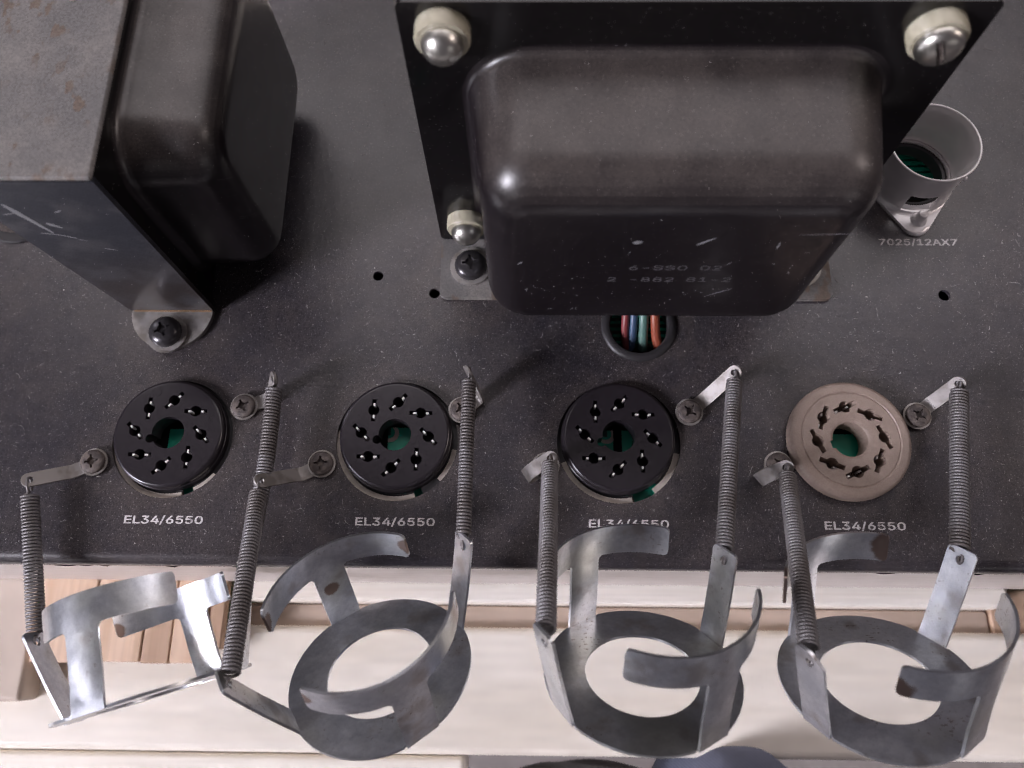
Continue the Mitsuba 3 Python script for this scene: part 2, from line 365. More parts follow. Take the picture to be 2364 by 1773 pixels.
# ------------------------------------------------------------------ amplifier chassis
S4 = [(-95.7, 54.6), (-32.5, 54.5), (29.3, 54.5), (92.2, 53.8)]
HOLES = [(-95.3, 53.7, 16.9), (-32.2, 53.5, 17.0), (29.5, 53.4, 17.1), (92.2, 53.7, 16.4), (36.4, 88.2, 10.0), (121.0, 138.2, 10.2),
         (-40.7, 104.0, 1.55), (-23.6, 98.4, 1.6), (126.3, 98.4, 1.75), (-179, 96, 2.0)]
ch = thing('amplifier_chassis', 'dusty dark grey painted steel amplifier chassis carrying the transformers and tube sockets', 'chassis')
poly = sbox(-250, 22.2, 250, 206.9)
for x, y, r in HOLES: poly = poly.difference(circ(x, y, r, 24))
panel = extrude(poly, -1.2, 0.0)
# the rounded front bend, swept along x
prof = []
for a in np.linspace(0, math.pi / 2, 10): prof.append((22.2 - 3.2 * math.sin(a), -3.2 + 3.2 * math.cos(a)))
prof.append((19.0, -4.6))
inner = [(20.2, -4.6)] + [(22.2 - 2.0 * math.sin(a), -3.2 + 2.0 * math.cos(a)) for a in np.linspace(math.pi / 2, 0, 10)]
pp = Polygon(prof + inner)
bend = trimesh.creation.extrude_polygon(pp, 500, engine='earcut')
V = bend.vertices; bend = trimesh.Trimesh(np.stack([V[:, 2] - 250, V[:, 0], V[:, 1]], 1), bend.faces, process=False)
part(ch, 'panel', panel, 'paint_panel')
part(ch, 'front_bend', bend, 'paint_panel', 40)
part(ch, 'front_lip', bx(-250, 250, 19.15, 20.2, -61, -4.62), 'bare_lip', label='bare pale metal front lip below the painted bend')
part(ch, 'back_skirt', bx(-250, 250, 206.95, 208.1, -61, -.05), 'paint_panel')
part(ch, 'side_skirt', bx(-251.2, -250.02, 19.2, 207.6, -61, -.1), 'paint_panel')
part(ch, 'side_skirt', bx(250.02, 251.2, 19.2, 207.6, -61, -.1), 'paint_panel')
for x, y in ((-105.2, 29.5), (-42.2, 29.5), (20.8, 29.5), (83.8, 29.5)):
    part(ch, 'lettering', text('EL34/6550', 21.5, 2.55, x, y, .02, .05), 'ink')
part(ch, 'lettering', text('7025/12AX7', 23.3, 2.5, 109.6, 114.5, .02, .05), 'ink')
# little flakes of black paint hanging over the bare lip
for i in range(9):
    x = [-118, -112, -94, -76, 20, 98, 118, 124, -125][i]; w = [3.5, 2, 3, 4, 3, 5, 4, 2.5, 6][i]
    part(ch, 'paint_flake', cat(tube([(x, 19.05, -5.0), (x + w * .5, 19.0, -5.6 - .5 * (i % 3)), (x + w, 19.05, -5.1)], .16, 5)), 'hole_black')

# circuit board below
cb = thing('circuit_board', 'green circuit board seen through the holes in the chassis', 'circuit board')
part(cb, 'board', bx(-220, 220, 26, 170, -6.4, -4.8), 'board_green')
for i in range(7):
    part(cb, 'track', bx(14, 62, 79.2 + 2.1 * i, 80.3 + 2.1 * i, -4.79, -4.7), 'board_track')
for i in range(3):
    part(cb, 'track', bx(100, 145, 143.6 + 2.2 * i, 142.9 + 2.2 * i, -4.79, -4.7), 'board_track')
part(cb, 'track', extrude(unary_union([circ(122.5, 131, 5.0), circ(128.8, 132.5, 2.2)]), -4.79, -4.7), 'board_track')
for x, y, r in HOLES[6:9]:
    part(cb, 'added_dark_spot', extrude(circ(x, y, 4.5), -4.79, -4.6), 'hole_black')  # black discs added so the small screw holes look dark inside
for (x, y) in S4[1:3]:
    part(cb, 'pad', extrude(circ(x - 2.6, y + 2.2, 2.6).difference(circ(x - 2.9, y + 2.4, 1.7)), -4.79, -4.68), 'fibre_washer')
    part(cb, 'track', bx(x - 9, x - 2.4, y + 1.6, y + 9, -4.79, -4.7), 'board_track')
part(cb, 'added_dark_strip', bx(28, 46, 74, 83.4, -4.69, -4.6), 'hole_black')  # black strip added for the darkness where the wires go down
for x0, x1, y0, y1 in ((-112, -98.6, 48, 66), (-98.5, -88, 57.6, 66), (-44, -35.6, 48, 66), (-35.5, -26, 58.4, 66), (28.6, 30.9, 48, 66), (24, 28.5, 58.0, 66), (31, 40, 58.0, 66), (86, 104, 57.4, 66), (109, 133, 122, 137.6)):
    part(cb, 'added_dark_patch', bx(x0, x1, y0, y1, -4.79, -4.35), 'hole_black')  # black patches added to darken the socket centres and the shield opening
part(cb, 'connector', bx(26.6, 30.2, 79.2, 82.2, -4.7, -2.2), 'contact_tin')

# ------------------------------------------------------------------ tube sockets
def socket(i, xy, mat, r, top, pin_r, ang0, slot_da, slot_l, slot_w, hole_r, center_r, key_ang, tan=False):
    hole_r *= 1.06; slot_w *= 1.12
    X, Y = xy
    t = thing('tube_socket', ['black octal tube socket at the left end of the row', 'second black octal tube socket from the left end of the row',
               'black octal tube socket below the bundle of coloured wires, beside the tan one', 'tan ceramic octal tube socket at the right end of the row'][i], 'tube socket', 'octal tube sockets in a row')
    body = circ(0, 0, r, 48)
    ctr = circ(0, 0, center_r, 32)
    kx, ky = center_r * math.cos(key_ang), center_r * math.sin(key_ang)
    if tan: key = affinity.rotate(sbox(0, -1.1, center_r + 1.0, 1.1), math.degrees(key_ang), origin=(0, 0))
    else: key = circ(kx * 1.12, ky * 1.12, 1.25, 12)
    center = ctr.union(key)
    holes, pins = [], []
    for k in range(8):
        a = math.radians(ang0 + 45 * k)
        px, py = pin_r * math.cos(a), pin_r * math.sin(a)
        s = a - math.radians(slot_da)
        sl = affinity.translate(affinity.rotate(sbox(-slot_l / 2, -slot_w / 2, slot_l / 2, slot_w / 2), math.degrees(s), origin=(0, 0)), px, py)
        holes.append(circ(px, py, hole_r, 14).union(sl)); pins.append((px, py, s))
    er = 1.1 if not tan else 1.5
    # body with a rounded rim: stacked offsets of the disc, hulled, minus the holes
    pr = [(0, -3.4), (r - .6, -3.4)] + ([(r - .6, top - 3.6), (r, top - 3.6)] if tan else [(r - .6, -2.6), (r + .25, -2.6), (r + .3, .1), (r + .2, .3), (r + .02, .4)])
    for a in np.linspace(0, math.pi / 2, 7): pr.append((r - er + er * math.cos(a), top - er + er * math.sin(a)))
    if tan:
        pr += [(13.6, top), (13.3, top - .28), (13.0, top - .05)]
    pr.append((0, top))
    M = m3.Manifold.revolve(m3.CrossSection([np.array(pr)]), 96)
    cut = mani(extrude(unary_union(holes), top - 5.5, top + 1)) + mani(extrude(center, -5, top + 1))
    if tan:
        cut = cut + m3.Manifold.cylinder(.8, center_r, center_r + .9, 40).translate((0, 0, top - .8 + .01))
    M = M - cut
    if not tan:
        for a in (112, 28, 205, 293):
            q = math.radians(a + 6 * i); cx, cy = 12.6 * math.cos(q), 12.6 * math.sin(q)
            M = M - mani(extrude(circ(cx, cy, 1.35, 16).difference(circ(cx, cy, 1.2, 16)), top - .08, top + .1))
    part(t, 'body', tm(M.translate((X, Y, 0))), mat, 35)
    part(t, 'dark_hole_floor', extrude(circ(0, 0, r - 1.2, 32).difference(center.buffer(.1)), top - 5.6, top - 5.5).apply_translation((X, Y, 0)), 'hole_black')  # black disc added so the pin holes look dark
    for k, (px, py, s) in enumerate(pins):
        c, sn = math.cos(s), math.sin(s)
        bl = []
        for sg in (-1, 1):
            b = trimesh.creation.box((.95 if sg < 0 else .75, .5, 2.4))
            b.apply_translation((sg * (hole_r + (.05 if tan else .2)), 0, top - (3.9 if tan else 1.5)))
            b.apply_transform(trimesh.transformations.rotation_matrix(s, [0, 0, 1])); b.apply_translation((X + px, Y + py, 0)); bl.append(b)
        part(t, 'contact', cat(*bl), 'contact_tin')
    return t
t0 = socket(0, S4[0], 'bakelite', 15.4, 2.6, 9.35, -3, 42, 6.4, 1.06, 1.48, 4.5, math.radians(200))
t1 = socket(1, S4[1], 'bakelite', 15.4, 2.6, 9.35, -3, 42, 6.4, 1.06, 1.48, 4.5, math.radians(197))
t2 = socket(2, S4[2], 'bakelite', 15.5, 2.6, 9.35, -3, 42, 6.4, 1.06, 1.48, 4.5, math.radians(200))
t3 = socket(3, S4[3], 'tan_ceramic', 16.55, 4.0, 9.1, 4, 70, 7.0, 1.25, 1.56, 4.8, math.radians(196), True)
def arc_ring(x, y, r0, r1, a0, a1, z0, z1):
    a = np.radians(np.linspace(a0, a1, 40))
    q = [(x + r1 * math.cos(b), y + r1 * math.sin(b)) for b in a] + [(x + r0 * math.cos(b), y + r0 * math.sin(b)) for b in a[::-1]]
    return extrude(Polygon(q), z0, z1)
for t, (x, y, _), a0, a1 in ((t0, HOLES[0], 150, 285), (t1, HOLES[1], 170, 290), (t2, HOLES[2], 200, 282), (t0, HOLES[0], 297, 322), (t1, HOLES[1], 318, 352), (t2, HOLES[2], 305, 350)):
    part(t, 'washer', arc_ring(x, y, 15.5, 17.8, a0, a1, -1.9, -1.25), 'fibre_washer', label='pale fibre washer showing below the socket')
for t, (x, y, _), a0, a1 in ((t0, HOLES[0], -62, 286), (t1, HOLES[1], -62, 290), (t2, HOLES[2], -48, 284)):
    part(t, 'shade_ring', arc_ring(x, y, 14.8, 18.2, a0, a1, -2.5, -1.95), 'rubber')  # black ring added as the shadow in the gap around the socket
for s_, a, rr_ in (('7EB', 195, 14.9), ('VD', 106, 14.9), ('S', 84, 14.9), ('V', 2, 14.9), ('C', 150, 12.0), ('O', 120, 12.0), ('0', 240, 12.0), ('O', 300, 12.0), ('2', 275, 14.9), ('9', 300, 14.9)):
    q = math.radians(a)
    m = meshkit.text_mesh(s_, 1.0, .05, False); b = m.bounds; m.apply_translation((-(b[0] + b[1]) / 2) * [1, 1, 0])
    m.apply_transform(np.diag([1.5, 1.5, 1, 1])); m.apply_transform(trimesh.transformations.rotation_matrix(q - math.pi / 2, [0, 0, 1]))
    m.apply_translation((S4[3][0] + rr_ * math.cos(q), S4[3][1] + rr_ * math.sin(q), 4.0 - .005))
    part(t3, 'moulded_mark', m, 'tan_ceramic')

# ------------------------------------------------------------------ retaining clips (sheet metal tube retainers)
RO, RI, HT, WB, WS, WT, LT, RB, TH = 22.69, 13.15, 21.83, 7.66, 8.29, 7.05, 25.12, 21.15, .7
CL = {
    1: dict(rv=[-1.4866, -0.3544, 0.1253], c=[-86.25, -12.34, 8.47], Tf=[-94.1, -4.5, 41.5, 56.9], Tb=[83.3, -7.5, 52.8, 54.3], tf=[-181.4, 18.7], tb=[1.5, 14.7]),
    2: dict(rv=[-0.7241, 0.0008, 0.4961], c=[-31.68, -6.5, 8.72], Tf=[-81.4, 8.7, 59.4, 59.4], Tb=[97.7, -2.6, 59.9, 59.4], tf=[-174.3, 22.8], tb=[10.5, 19.6]),
    3: dict(rv=[-0.8778, -0.1174, -0.2647], c=[30.91, -6.07, 19.09], Tf=[-40.4, 3.5, 58.2, 54.7], Tb=[140.7, 1.1, 58.3, 57.3], tf=[-130.8, 13.6], tb=[49.8, 3.1]),
    4: dict(rv=[-0.8456, -0.1246, -0.1434], c=[87.18, -7.06, 13.88], Tf=[-45.9, 4.0, 58.1, 56.5], Tb=[134.2, 1.6, 58.4, 45.0], tf=[-135.5, 13.6], tb=[44.9, 16.2]),
}
def rotvec(v):
    v = np.asarray(v, float); a = np.linalg.norm(v)
    return trimesh.transformations.rotation_matrix(a, v / a)[:3, :3]
def arm_pts(th, de, t, o, n, base=RO * .97):
    o2 = o * math.cos(de) + n * math.sin(de); n2 = -o * math.sin(de) + n * math.cos(de)
    r = base + o2
    return np.stack([r * math.cos(th) - t * math.sin(th), r * math.sin(th) + t * math.cos(th), n2], -1)
CLIP_LABELS = {1: 'zinc tube retainer at the far left, its ring seen edge on',
               2: 'tilted zinc tube retainer, second from left, with a rust spot on its stem',
               3: 'zinc tube retainer hanging below the third black socket, beside the rusty-ended one',
               4: 'zinc tube retainer with rusty brown band ends, hanging below the tan socket'}
ZHOLE, BENDR = {}, 1.6
KW = {1: 0., 2: .0022, 3: .0030, 4: .0034}
def tworld(k, P):
    """from the clip's own frame to the bench, with a slight dish added so the front of its ring reflects lighter"""
    d = CL[k]; R_ = rotvec(d['rv']); P = np.atleast_2d(np.asarray(P, float)).copy(); shape = P.shape
    f = R_.T @ np.array([0, -1., 0]); f[2] = 0; f /= np.linalg.norm(f) + 1e-9
    s = np.clip(P @ f, 0, 22.0); P[:, 2] -= KW[k] * s * s
    P = P @ R_.T + np.array(d['c'])
    return P[0] if len(P) == 1 else P
for k, d in CL.items():
    t = thing('tube_retainer', CLIP_LABELS[k], 'tube retainer', 'tube retainers hanging on springs')
    ring = circ(0, 0, RO, 64).difference(circ(0, 0, RI, 48))
    for a, w in (('Tf', WS), ('Tb', WS), ('tf', WT), ('tb', WT)):
        th = d[a][0]
        cut = affinity.rotate(sbox(RO * .97 - .02, -w / 2 - .5, RO + 3, w / 2 + .5), th, origin=(0, 0))
        ring = ring.difference(cut)
    rm = sheet(ring, TH, 3.0); rm.vertices[:, 2] -= TH
    rv_ = rm.vertices.copy(); rv_[:, 2] += .35 * (meshkit.noise(rv_ * .07 + k * 11, 1) - .5)
    part(t, 'ring', trimesh.Trimesh(tworld(k, rv_), rm.faces, process=False), 'zinc', 30)
    for a in ('Tf', 'Tb'):
        th, de, fa, fb = [math.radians(q) for q in d[a]]
        stem = sbox(-WS / 2, -TH, WS / 2, HT + WB / 2 - 1)
        band = rr(-fa * RB, fb * RB, HT - WB / 2, HT + WB / 2, 1.3)
        P = unary_union([stem, band]).buffer(1.3, 8).buffer(-1.3, 8)
        m = sheet(P, TH, 1.6)
        s_, n_, h_ = m.vertices.T
        ph = s_ / RB; blend = np.clip((n_ - 1) / 6, 0, 1)             # flat at the fold, curved above it
        R_ = RB + h_
        tt = np.where(blend < 1, s_ * (1 - blend) + R_ * np.sin(ph) * blend, R_ * np.sin(ph))
        oo = (R_ * np.cos(ph) - RB) * blend + h_ * (1 - blend)
        V = arm_pts(th, de, tt, oo, n_)
        part(t, 'holder_arm', trimesh.Trimesh(tworld(k, V), m.faces, process=False), 'zinc', 35)
        if k == 4 and a == 'Tb': RUST.append((*tworld(k, arm_pts(th, de, RB * math.sin(fb * .93), RB * math.cos(fb * .93) - RB, HT + .5)), 5.2)); RUST.append((*tworld(k, arm_pts(th, de, -RB * math.sin(fa), RB * math.cos(fa) - RB, HT)), 4.4))
        if k == 4 and a == 'Tf': RUST.append((*tworld(k, arm_pts(th, de, -RB * math.sin(fa), RB * math.cos(fa) - RB, HT - 3)), 3.6))
        if k == 3 and a == 'Tb': RUST.append((*tworld(k, arm_pts(th, de, RB * math.sin(fb), RB * math.cos(fb) - RB, HT + 2.6)), 2.8))
        if k == 2 and a == 'Tb':
            RUST.append((*tworld(k, arm_pts(th, de, .8, 0, HT - 10)), 2.0))
            for f in (fb, -fa): RUST.append((*tworld(k, arm_pts(th, de, RB * math.sin(f), RB * math.cos(f) - RB, HT)), 2.5))
        if k == 2 and a == 'Tf': RUST.append((*tworld(k, arm_pts(th, de, -RB * math.sin(fa), RB * math.cos(fa) - RB, HT)), 2.0)); RUST.append((*tworld(k, arm_pts(th, de, RB * math.sin(fb), RB * math.cos(fb) - RB, HT)), 2.2))
        if k == 1 and a == 'Tb': RUST.append((*tworld(k, arm_pts(th, de, RB * math.sin(fb), RB * math.cos(fb) - RB, HT - 2)), 2.4))
    for a in ('tf', 'tb'):
        th, de = [math.radians(q) for q in d[a]]
        P = unary_union([sbox(-WT / 2, -TH, WT / 2, LT - 3), rr(-WT / 2, WT / 2, LT - 8, LT, 1.2)]).difference(circ(0, LT - 3, .95, 10))
        if k == 4 and a == 'tf': P = P.difference(Polygon([(WT / 2 + 1, LT - 3.2), (WT / 2 + 1, LT + 1), (-1, LT + 1)]))
        m = sheet(P, TH, 1.6); s_, n_, h_ = m.vertices.T
        V = arm_pts(th, de, s_, h_ + .25 * np.sin(n_ / LT * 3.0), n_)
        part(t, 'spring_tab', trimesh.Trimesh(tworld(k, V), m.faces, process=False), 'zinc', 35)
        ZHOLE[(k, a)] = (tworld(k, arm_pts(th, de, np.array(0.), np.array(TH / 2), np.array(LT - 3)))[0:3],
                         tworld(k, arm_pts(th, de, np.array(0.), np.array(1.), np.array(0.))) - tworld(k, arm_pts(th, de, np.array(0.), np.array(0.), np.array(0.))))

# ------------------------------------------------------------------ screwed lugs that anchor the springs
def strap(path, wdir, w, thick=.7, hole=.9):
    P = chaikin(path, 3); seg = np.linalg.norm(np.diff(P, axis=0), axis=1); S = np.concatenate([[0], np.cumsum(seg)]); L = S[-1]
    poly = unary_union([circ(0, 0, w * .56, 14), sbox(0, -w / 2, L, w / 2), circ(L, 0, w / 2, 14)]).difference(circ(L - .1, 0, hole, 10))
    m = sheet(poly, thick, .8); s, t, h = m.vertices.T
    sc = np.clip(s, 0, L)
    tg = np.gradient(P, S, axis=0); tg /= np.linalg.norm(tg, axis=1, keepdims=True)
    I = lambda A: np.stack([np.interp(sc, S, A[:, i]) for i in range(3)], -1)
    C_, G = I(P), I(tg); G /= np.linalg.norm(G, axis=1, keepdims=True)
    W = np.asarray(wdir, float); W = W - G * (G @ W)[:, None]; W /= np.linalg.norm(W, axis=1, keepdims=True)
    N = np.cross(G, W)
    over = (s - sc)[:, None] * G
    return trimesh.Trimesh(C_ + over + W * t[:, None] + N * h[:, None], m.faces, process=False), P[-1], tg[-1], np.cross(tg[-1], W[-1])
LUGS = {
    'L1': ((-115.7, 46.4), [(-121.5, 43.6, .5), (-123.2, 43.0, 1.6), (-129.6, 40.1, 6.0)]),
    'R1': ((-75.8, 62.6), [(-70.2, 64.6, .5), (-68.6, 65.0, 1.0), (-65.2, 68.4, 9.5)]),
    'L2': ((-52.4, 46.4), [(-58.0, 43.2, .5), (-59.4, 42.9, 1.8), (-65.6, 39.3, 11.0)]),
    'R2': ((-14.2, 62.1), [(-10.0, 65.4, .5), (-8.8, 66.2, 1.6), (-11.6, 69.8, 12.5)]),
    'L3': ((9.2, 46.2), [(4.6, 43.2, .5), (3.2, 42.6, 3.0), (5.0, 43.6, 7.2), (10.2, 46.6, 9.2)]),
    'R3': ((49.3, 61.9), [(53.6, 65.6, .5), (55.0, 66.6, 1.6), (61.0, 71.4, 8.0)]),
    'L4': ((72.6, 47.0), [(67.6, 43.0, .5), (65.8, 42.0, 3.0), (67.0, 42.6, 8.0), (71.4, 44.2, 11.0)]),
    'R4': ((112.3, 61.2), [(116.0, 64.4, .5), (117.4, 65.4, 1.6), (120.9, 68.4, 9.0)]),
}
LUG_LABEL = {'L1': 'dusty flat metal lug screwed down left of the first black socket', 'R1': 'metal lug half hidden by a spring, right of the first black socket',
             'L2': 'dusty flat metal lug screwed down left of the second black socket', 'R2': 'upright metal lug behind a spring, right of the second black socket',
             'L3': 'folded metal lug left of the third black socket, its screw hidden under it', 'R3': 'bent metal lug screwed down right of the third black socket',
             'L4': 'folded shiny metal lug covering its screw left of the tan socket', 'R4': 'bent metal lug with worn stamped marks right of the tan socket'}
TIP = {}
for nm, ((sx, sy), path) in LUGS.items():
    t = thing('spring_lug', LUG_LABEL[nm], 'lug', 'spring lugs beside the sockets')
    a = np.array([sx, sy, .25]); p1 = np.array(path[0]) - a; wd = np.cross([0, 0, 1], [p1[0], p1[1], 0]); wd /= np.linalg.norm(wd)
    full = [tuple(a)] + [tuple(np.array(q) - [0, 0, .25] if i == 0 else q) for i, q in enumerate(path)]
    m, end, tg, nn = strap(full, wd, 3.9)
    part(t, 'strap', m, 'lug_metal', 30)
    part(t, 'washer', lathe([(2.0, .98), (3.85, .98), (3.85, 1.35), (2.0, 1.35), (2.0, .98)], 32, (sx, sy, 0)), 'washer_metal')
    h = screw_head(3.3, 1.5, .45, 'cross', 1.9, {'L1': .2, 'R1': .5, 'L2': .1, 'R2': .6, 'L3': .4, 'R3': .9, 'L4': .7, 'R4': .95}[nm]); h.apply_translation((sx, sy, 1.37))
    part(t, 'screw', h, 'screw_dusty', 30)
    TIP[nm] = (np.array(end), np.array(tg), np.array(nn))
    if nm == 'R4':
        b = meshkit.text_mesh('CJXO', 1.0, .04, False); c_ = b.bounds; b.apply_translation(-(c_[0] + c_[1]) / 2)
        b.apply_transform(np.diag([.95, 1.2, 1, 1])); b.apply_transform(trimesh.transformations.rotation_matrix(math.radians(-52), [0, 0, 1]))
        b.apply_translation((116.6, 64.7, 1.75)); b.apply_transform(np.eye(4))
        part(t, 'stamped_mark', b, 'ink')

# ------------------------------------------------------------------ coil springs
def spring(top, bot, nbot, D, wire=.385, gap_t=3.4, gap_b=2.6, sag=(0, 0, 0), seed=0, pitch=.88):
    top, bot = np.asarray(top, float), np.asarray(bot, float)
    ax = bot - top; L = np.linalg.norm(ax); ax /= L
    a0, a1 = gap_t, L - gap_b
    turns = int(round((a1 - a0) / pitch)); n = turns * 18 + 1
    u = np.cross(ax, [0, 0, 1.]); u /= np.linalg.norm(u); w = np.cross(u, ax)
    q = np.linspace(0, 1, n); ang = q * turns * 2 * np.pi
    R = D / 2 - wire
    line = lambda s: top + ax * s[:, None] + np.asarray(sag) * (4 * (s / L) * (1 - s / L))[:, None]
    s_ = a0 + (a1 - a0) * q
    rs = np.random.default_rng(seed)
    s_ = s_ + .015 * np.interp(q, np.linspace(0, 1, turns), rs.normal(size=turns))
    P = line(s_) + R * (np.cos(ang)[:, None] * u + np.sin(ang)[:, None] * w)
    coil = tube(P, wire, 6)
    def hook(at, sgn, start_s):
        e = line(np.array([start_s]))[0]
        p = [e + R * u, e + R * .75 * u - sgn * ax * .5, e + R * .2 * u - sgn * ax * .9]
        d = np.linalg.norm(at - e); base = e - sgn * ax * 1.0
        r = max(.75, (d - 1.0) / 2 + .45); cen = base - sgn * ax * r
        for b in np.linspace(0, 1.75 * math.pi, 16): p.append(cen + r * (sgn * ax * math.cos(b)) + .9 * min(r, 1.25) * w * math.sin(b))
        return tube(chaikin(p, 1), wire * .95, 6)
    return coil, hook(top, 1, a0), hook(bot, -1, a1)
SPR = [('L1', (1, 'tf'), 4.75, 'coil spring at the far left edge holding the edge-on retainer', 4.2),
       ('R1', (1, 'tb'), 4.6, 'coil spring running behind another spring left of the second socket', 3.2),
       ('L2', (2, 'tf'), 4.6, 'coil spring lying in front of another spring, left one of the second retainer', 3.4),
       ('R2', (2, 'tb'), 4.0, 'thin coil spring right of the second black socket', 3.2),
       ('L3', (3, 'tf'), 4.55, 'coil spring left of the third retainer, below the third black socket', 3.0),
       ('R3', (3, 'tb'), 4.5, 'coil spring right of the third black socket with a rusty lower end', 3.4),
       ('L4', (4, 'tf'), 4.6, 'slanting coil spring left of the tan socket', 3.0),
       ('R4', (4, 'tb'), 4.9, 'coil spring at the right edge, right of the tan socket', 3.0)]
for i, (lug, hk, D, lab, gt) in enumerate(SPR):
    t = thing('coil_spring', lab, 'spring', 'springs of the tube retainers')
    coil, h0, h1 = spring(TIP[lug][0], ZHOLE[hk][0], ZHOLE[hk][1], D, gap_t=gt, seed=i, pitch=.96 if lug == 'L3' else .88, sag=(0, 0, -3.6) if lug == 'R1' else (0, 0, 0))
    part(t, 'coil', coil, 'spring_steel', True); part(t, 'hook', h0, 'spring_steel', True); part(t, 'hook', h1, 'spring_steel', True)

# ------------------------------------------------------------------ pressed end bells
def bell(w, h, depth, r, fillet, inset, flare=2.2, n=14):
    """loft along +z: a rounded rectangle w x h (corner r) at z=0, drawn in to a flat face at z=depth"""
    lay = []
    for a in np.linspace(0, math.pi / 2, 6):                    # concave flare at the flange
        lay.append((flare * (1 - math.cos(a)) * .9, -flare * (1 - math.sin(a))))
    prof = [(flare * (1 - math.sin(a)), flare * (1 - math.cos(a))) for a in np.linspace(0, math.pi / 2, 6)]   # (z, outward)
    L = [(z, -(flare - (flare - flare * math.sin(b)))) for z, b in ()]
    P = []
    for a in np.linspace(0, math.pi / 2, 6): P.append((flare * (1 - math.cos(a)), flare * (1 - math.sin(a))))   # z rises, offset falls to 0
    for q in np.linspace(0, 1, 8)[1:-1]: P.append((flare + (depth - fillet - flare) * q, -inset * q))
    for a in np.linspace(0, math.pi / 2, 9): P.append((depth - fillet + fillet * math.sin(a), -inset - fillet * (1 - math.cos(a))))
    def outline(off):
        hw, hh = w / 2 + off, h / 2 + off; rr_ = max(r + off, .8); pts = []
        for cx, cy, a0 in ((1, 1, 0), (-1, 1, 90), (-1, -1, 180), (1, -1, 270)):
            for a in np.radians(np.linspace(a0, a0 + 90, n)): pts.append((cx * (hw - rr_) + rr_ * math.cos(a), cy * (hh - rr_) + rr_ * math.sin(a)))
        nseg = []
        for i in range(len(pts)):
            a, b = np.array(pts[i]), np.array(pts[(i + 1) % len(pts)])
            nseg.append(a)
            if np.linalg.norm(b - a) > 6:
                for q in np.linspace(0, 1, 13)[1:-1]: nseg.append(a + (b - a) * q)
        return np.array(nseg)
    rings = [(np.column_stack([outline(o), np.full(len(outline(o)), z)])) for z, o in P]
    N = len(rings[0]); last = rings[-1]; c = last.mean(0)
    for q in (.75, .5, .25): rings.append(c + (last - c) * q)
    V = np.vstack(rings + [c[None]]); F = []
    for i in range(len(rings) - 1):
        for j in range(N): a, b = i * N + j, i * N + (j + 1) % N; F += [(a, b, b + N), (a, b + N, a + N)]
    k0 = (len(rings) - 1) * N
    for j in range(N): F.append((k0 + j, k0 + (j + 1) % N, len(V) - 1))
    V = V + .35 * (meshkit.noise(V * .06, 5)[:, None] - .5)
    return trimesh.Trimesh(V, F, process=False)
def orient(m, X, Yv, Z, pos):
    M = np.eye(4); M[:3, 0], M[:3, 1], M[:3, 2], M[:3, 3] = X, Yv, Z, pos; m = m.copy(); m.apply_transform(M); return m

# ------------------------------------------------------------------ the upright output transformer at the top of the picture
T2 = thing('upright_transformer', 'large upright transformer with square black plate and big rounded dusty end bell', 'transformer')
pl = rr(-21.95, 93.3, 2.2, 94.4, 1.6)
m = trimesh.creation.extrude_polygon(pl, 1.6, engine='earcut')
m = trimesh.Trimesh(np.stack([m.vertices[:, 0], 116.85 - m.vertices[:, 2], m.vertices[:, 1]], 1), m.faces[:, ::-1], process=False)
m.fix_normals(); part(T2, 'end_plate', m, 'paint_black')
part(T2, 'lamination_core', bx(-21.6, 93.0, 116.9, 150, 2.6, 94.0), 'paint_black')
b2 = bell(88.5, 72.9, 31.5, 13.5, 10.0, 2.0)
part(T2, 'end_bell', orient(b2, [1, 0, 0], [0, 0, 1], [0, -1, 0], (35.6, 115.2, 44.7)), 'paint_gloss', 45, label='rounded end bell facing the sockets, brown dust on top and glossy black in front')
part(T2, 'end_bell', orient(b2, [-1, 0, 0], [0, 0, 1], [0, 1, 0], (35.6, 150.1, 44.7)), 'paint_gloss', 45)
fp = rr(-21.9, 93.2, 96.3, 116.0, 2.2)
fpm = extrude(fp, .02, 1.5); part(T2, 'foot_plate', fpm, 'dusty_steel', label='worn bare metal foot plate bolted to the chassis')
for i, (x, z) in enumerate(((-13.2, 87.6), (83.4, 87.4), (-13.6, 13.6), (83.6, 13.8))):
    w = tm(mani(lathe([(0, 0), (5.55, 0), (5.6, 2.9), (5.2, 3.5), (0, 3.5)], 40)))
    k = part(T2, 'insulating_bush', orient(w, [1, 0, 0], [0, 0, 1], [0, -1, 0], (x, 115.2, z)), 'cream_nylon', 35)
    if i == 1:
        hd = screw_head(4.6, 3.2, .2, 'slot', None, -1.1)
    else:
        hd = lathe([(0, 0), (4.2, 0), (4.25, .5)] + [(4.15 * math.cos(a), .7 + 3.5 * math.sin(a)) for a in np.linspace(.05, math.pi / 2 - .001, 9)] + [(0, 4.2)], 40)
    part(T2, 'domed_nut' if i != 1 else 'slotted_screw', orient(hd, [1, 0, 0], [0, 0, 1], [0, -1, 0], (x, 111.7, z)), 'nut_metal', 35)
sl = trimesh.creation.box((6.4, 1.1, 1.0)); sl.apply_transform(trimesh.transformations.rotation_matrix(-1.1, [0, 0, 1])); sl.apply_translation((0, 0, 1.9))
part(T2, 'screw_slot', orient(sl, [1, 0, 0], [0, 0, 1], [0, -1, 0], (83.4, 111.7, 87.4)), 'screw_dusty')
for x in (-12.9, 84.3):
    part(T2, 'washer', lathe([(2, 1.52), (6.1, 1.52), (6.1, 2.3), (2, 2.3), (2, 1.52)], 40, (x, 106.3, 0)), 'washer_metal', 30)
    h = screw_head(4.7, 3.0, .25, 'cross', 2.4, .15); h.apply_translation((x, 106.3, 2.32)); part(T2, 'foot_screw', h, 'screw_dark', 30)
yb = 115.2 - 31.5
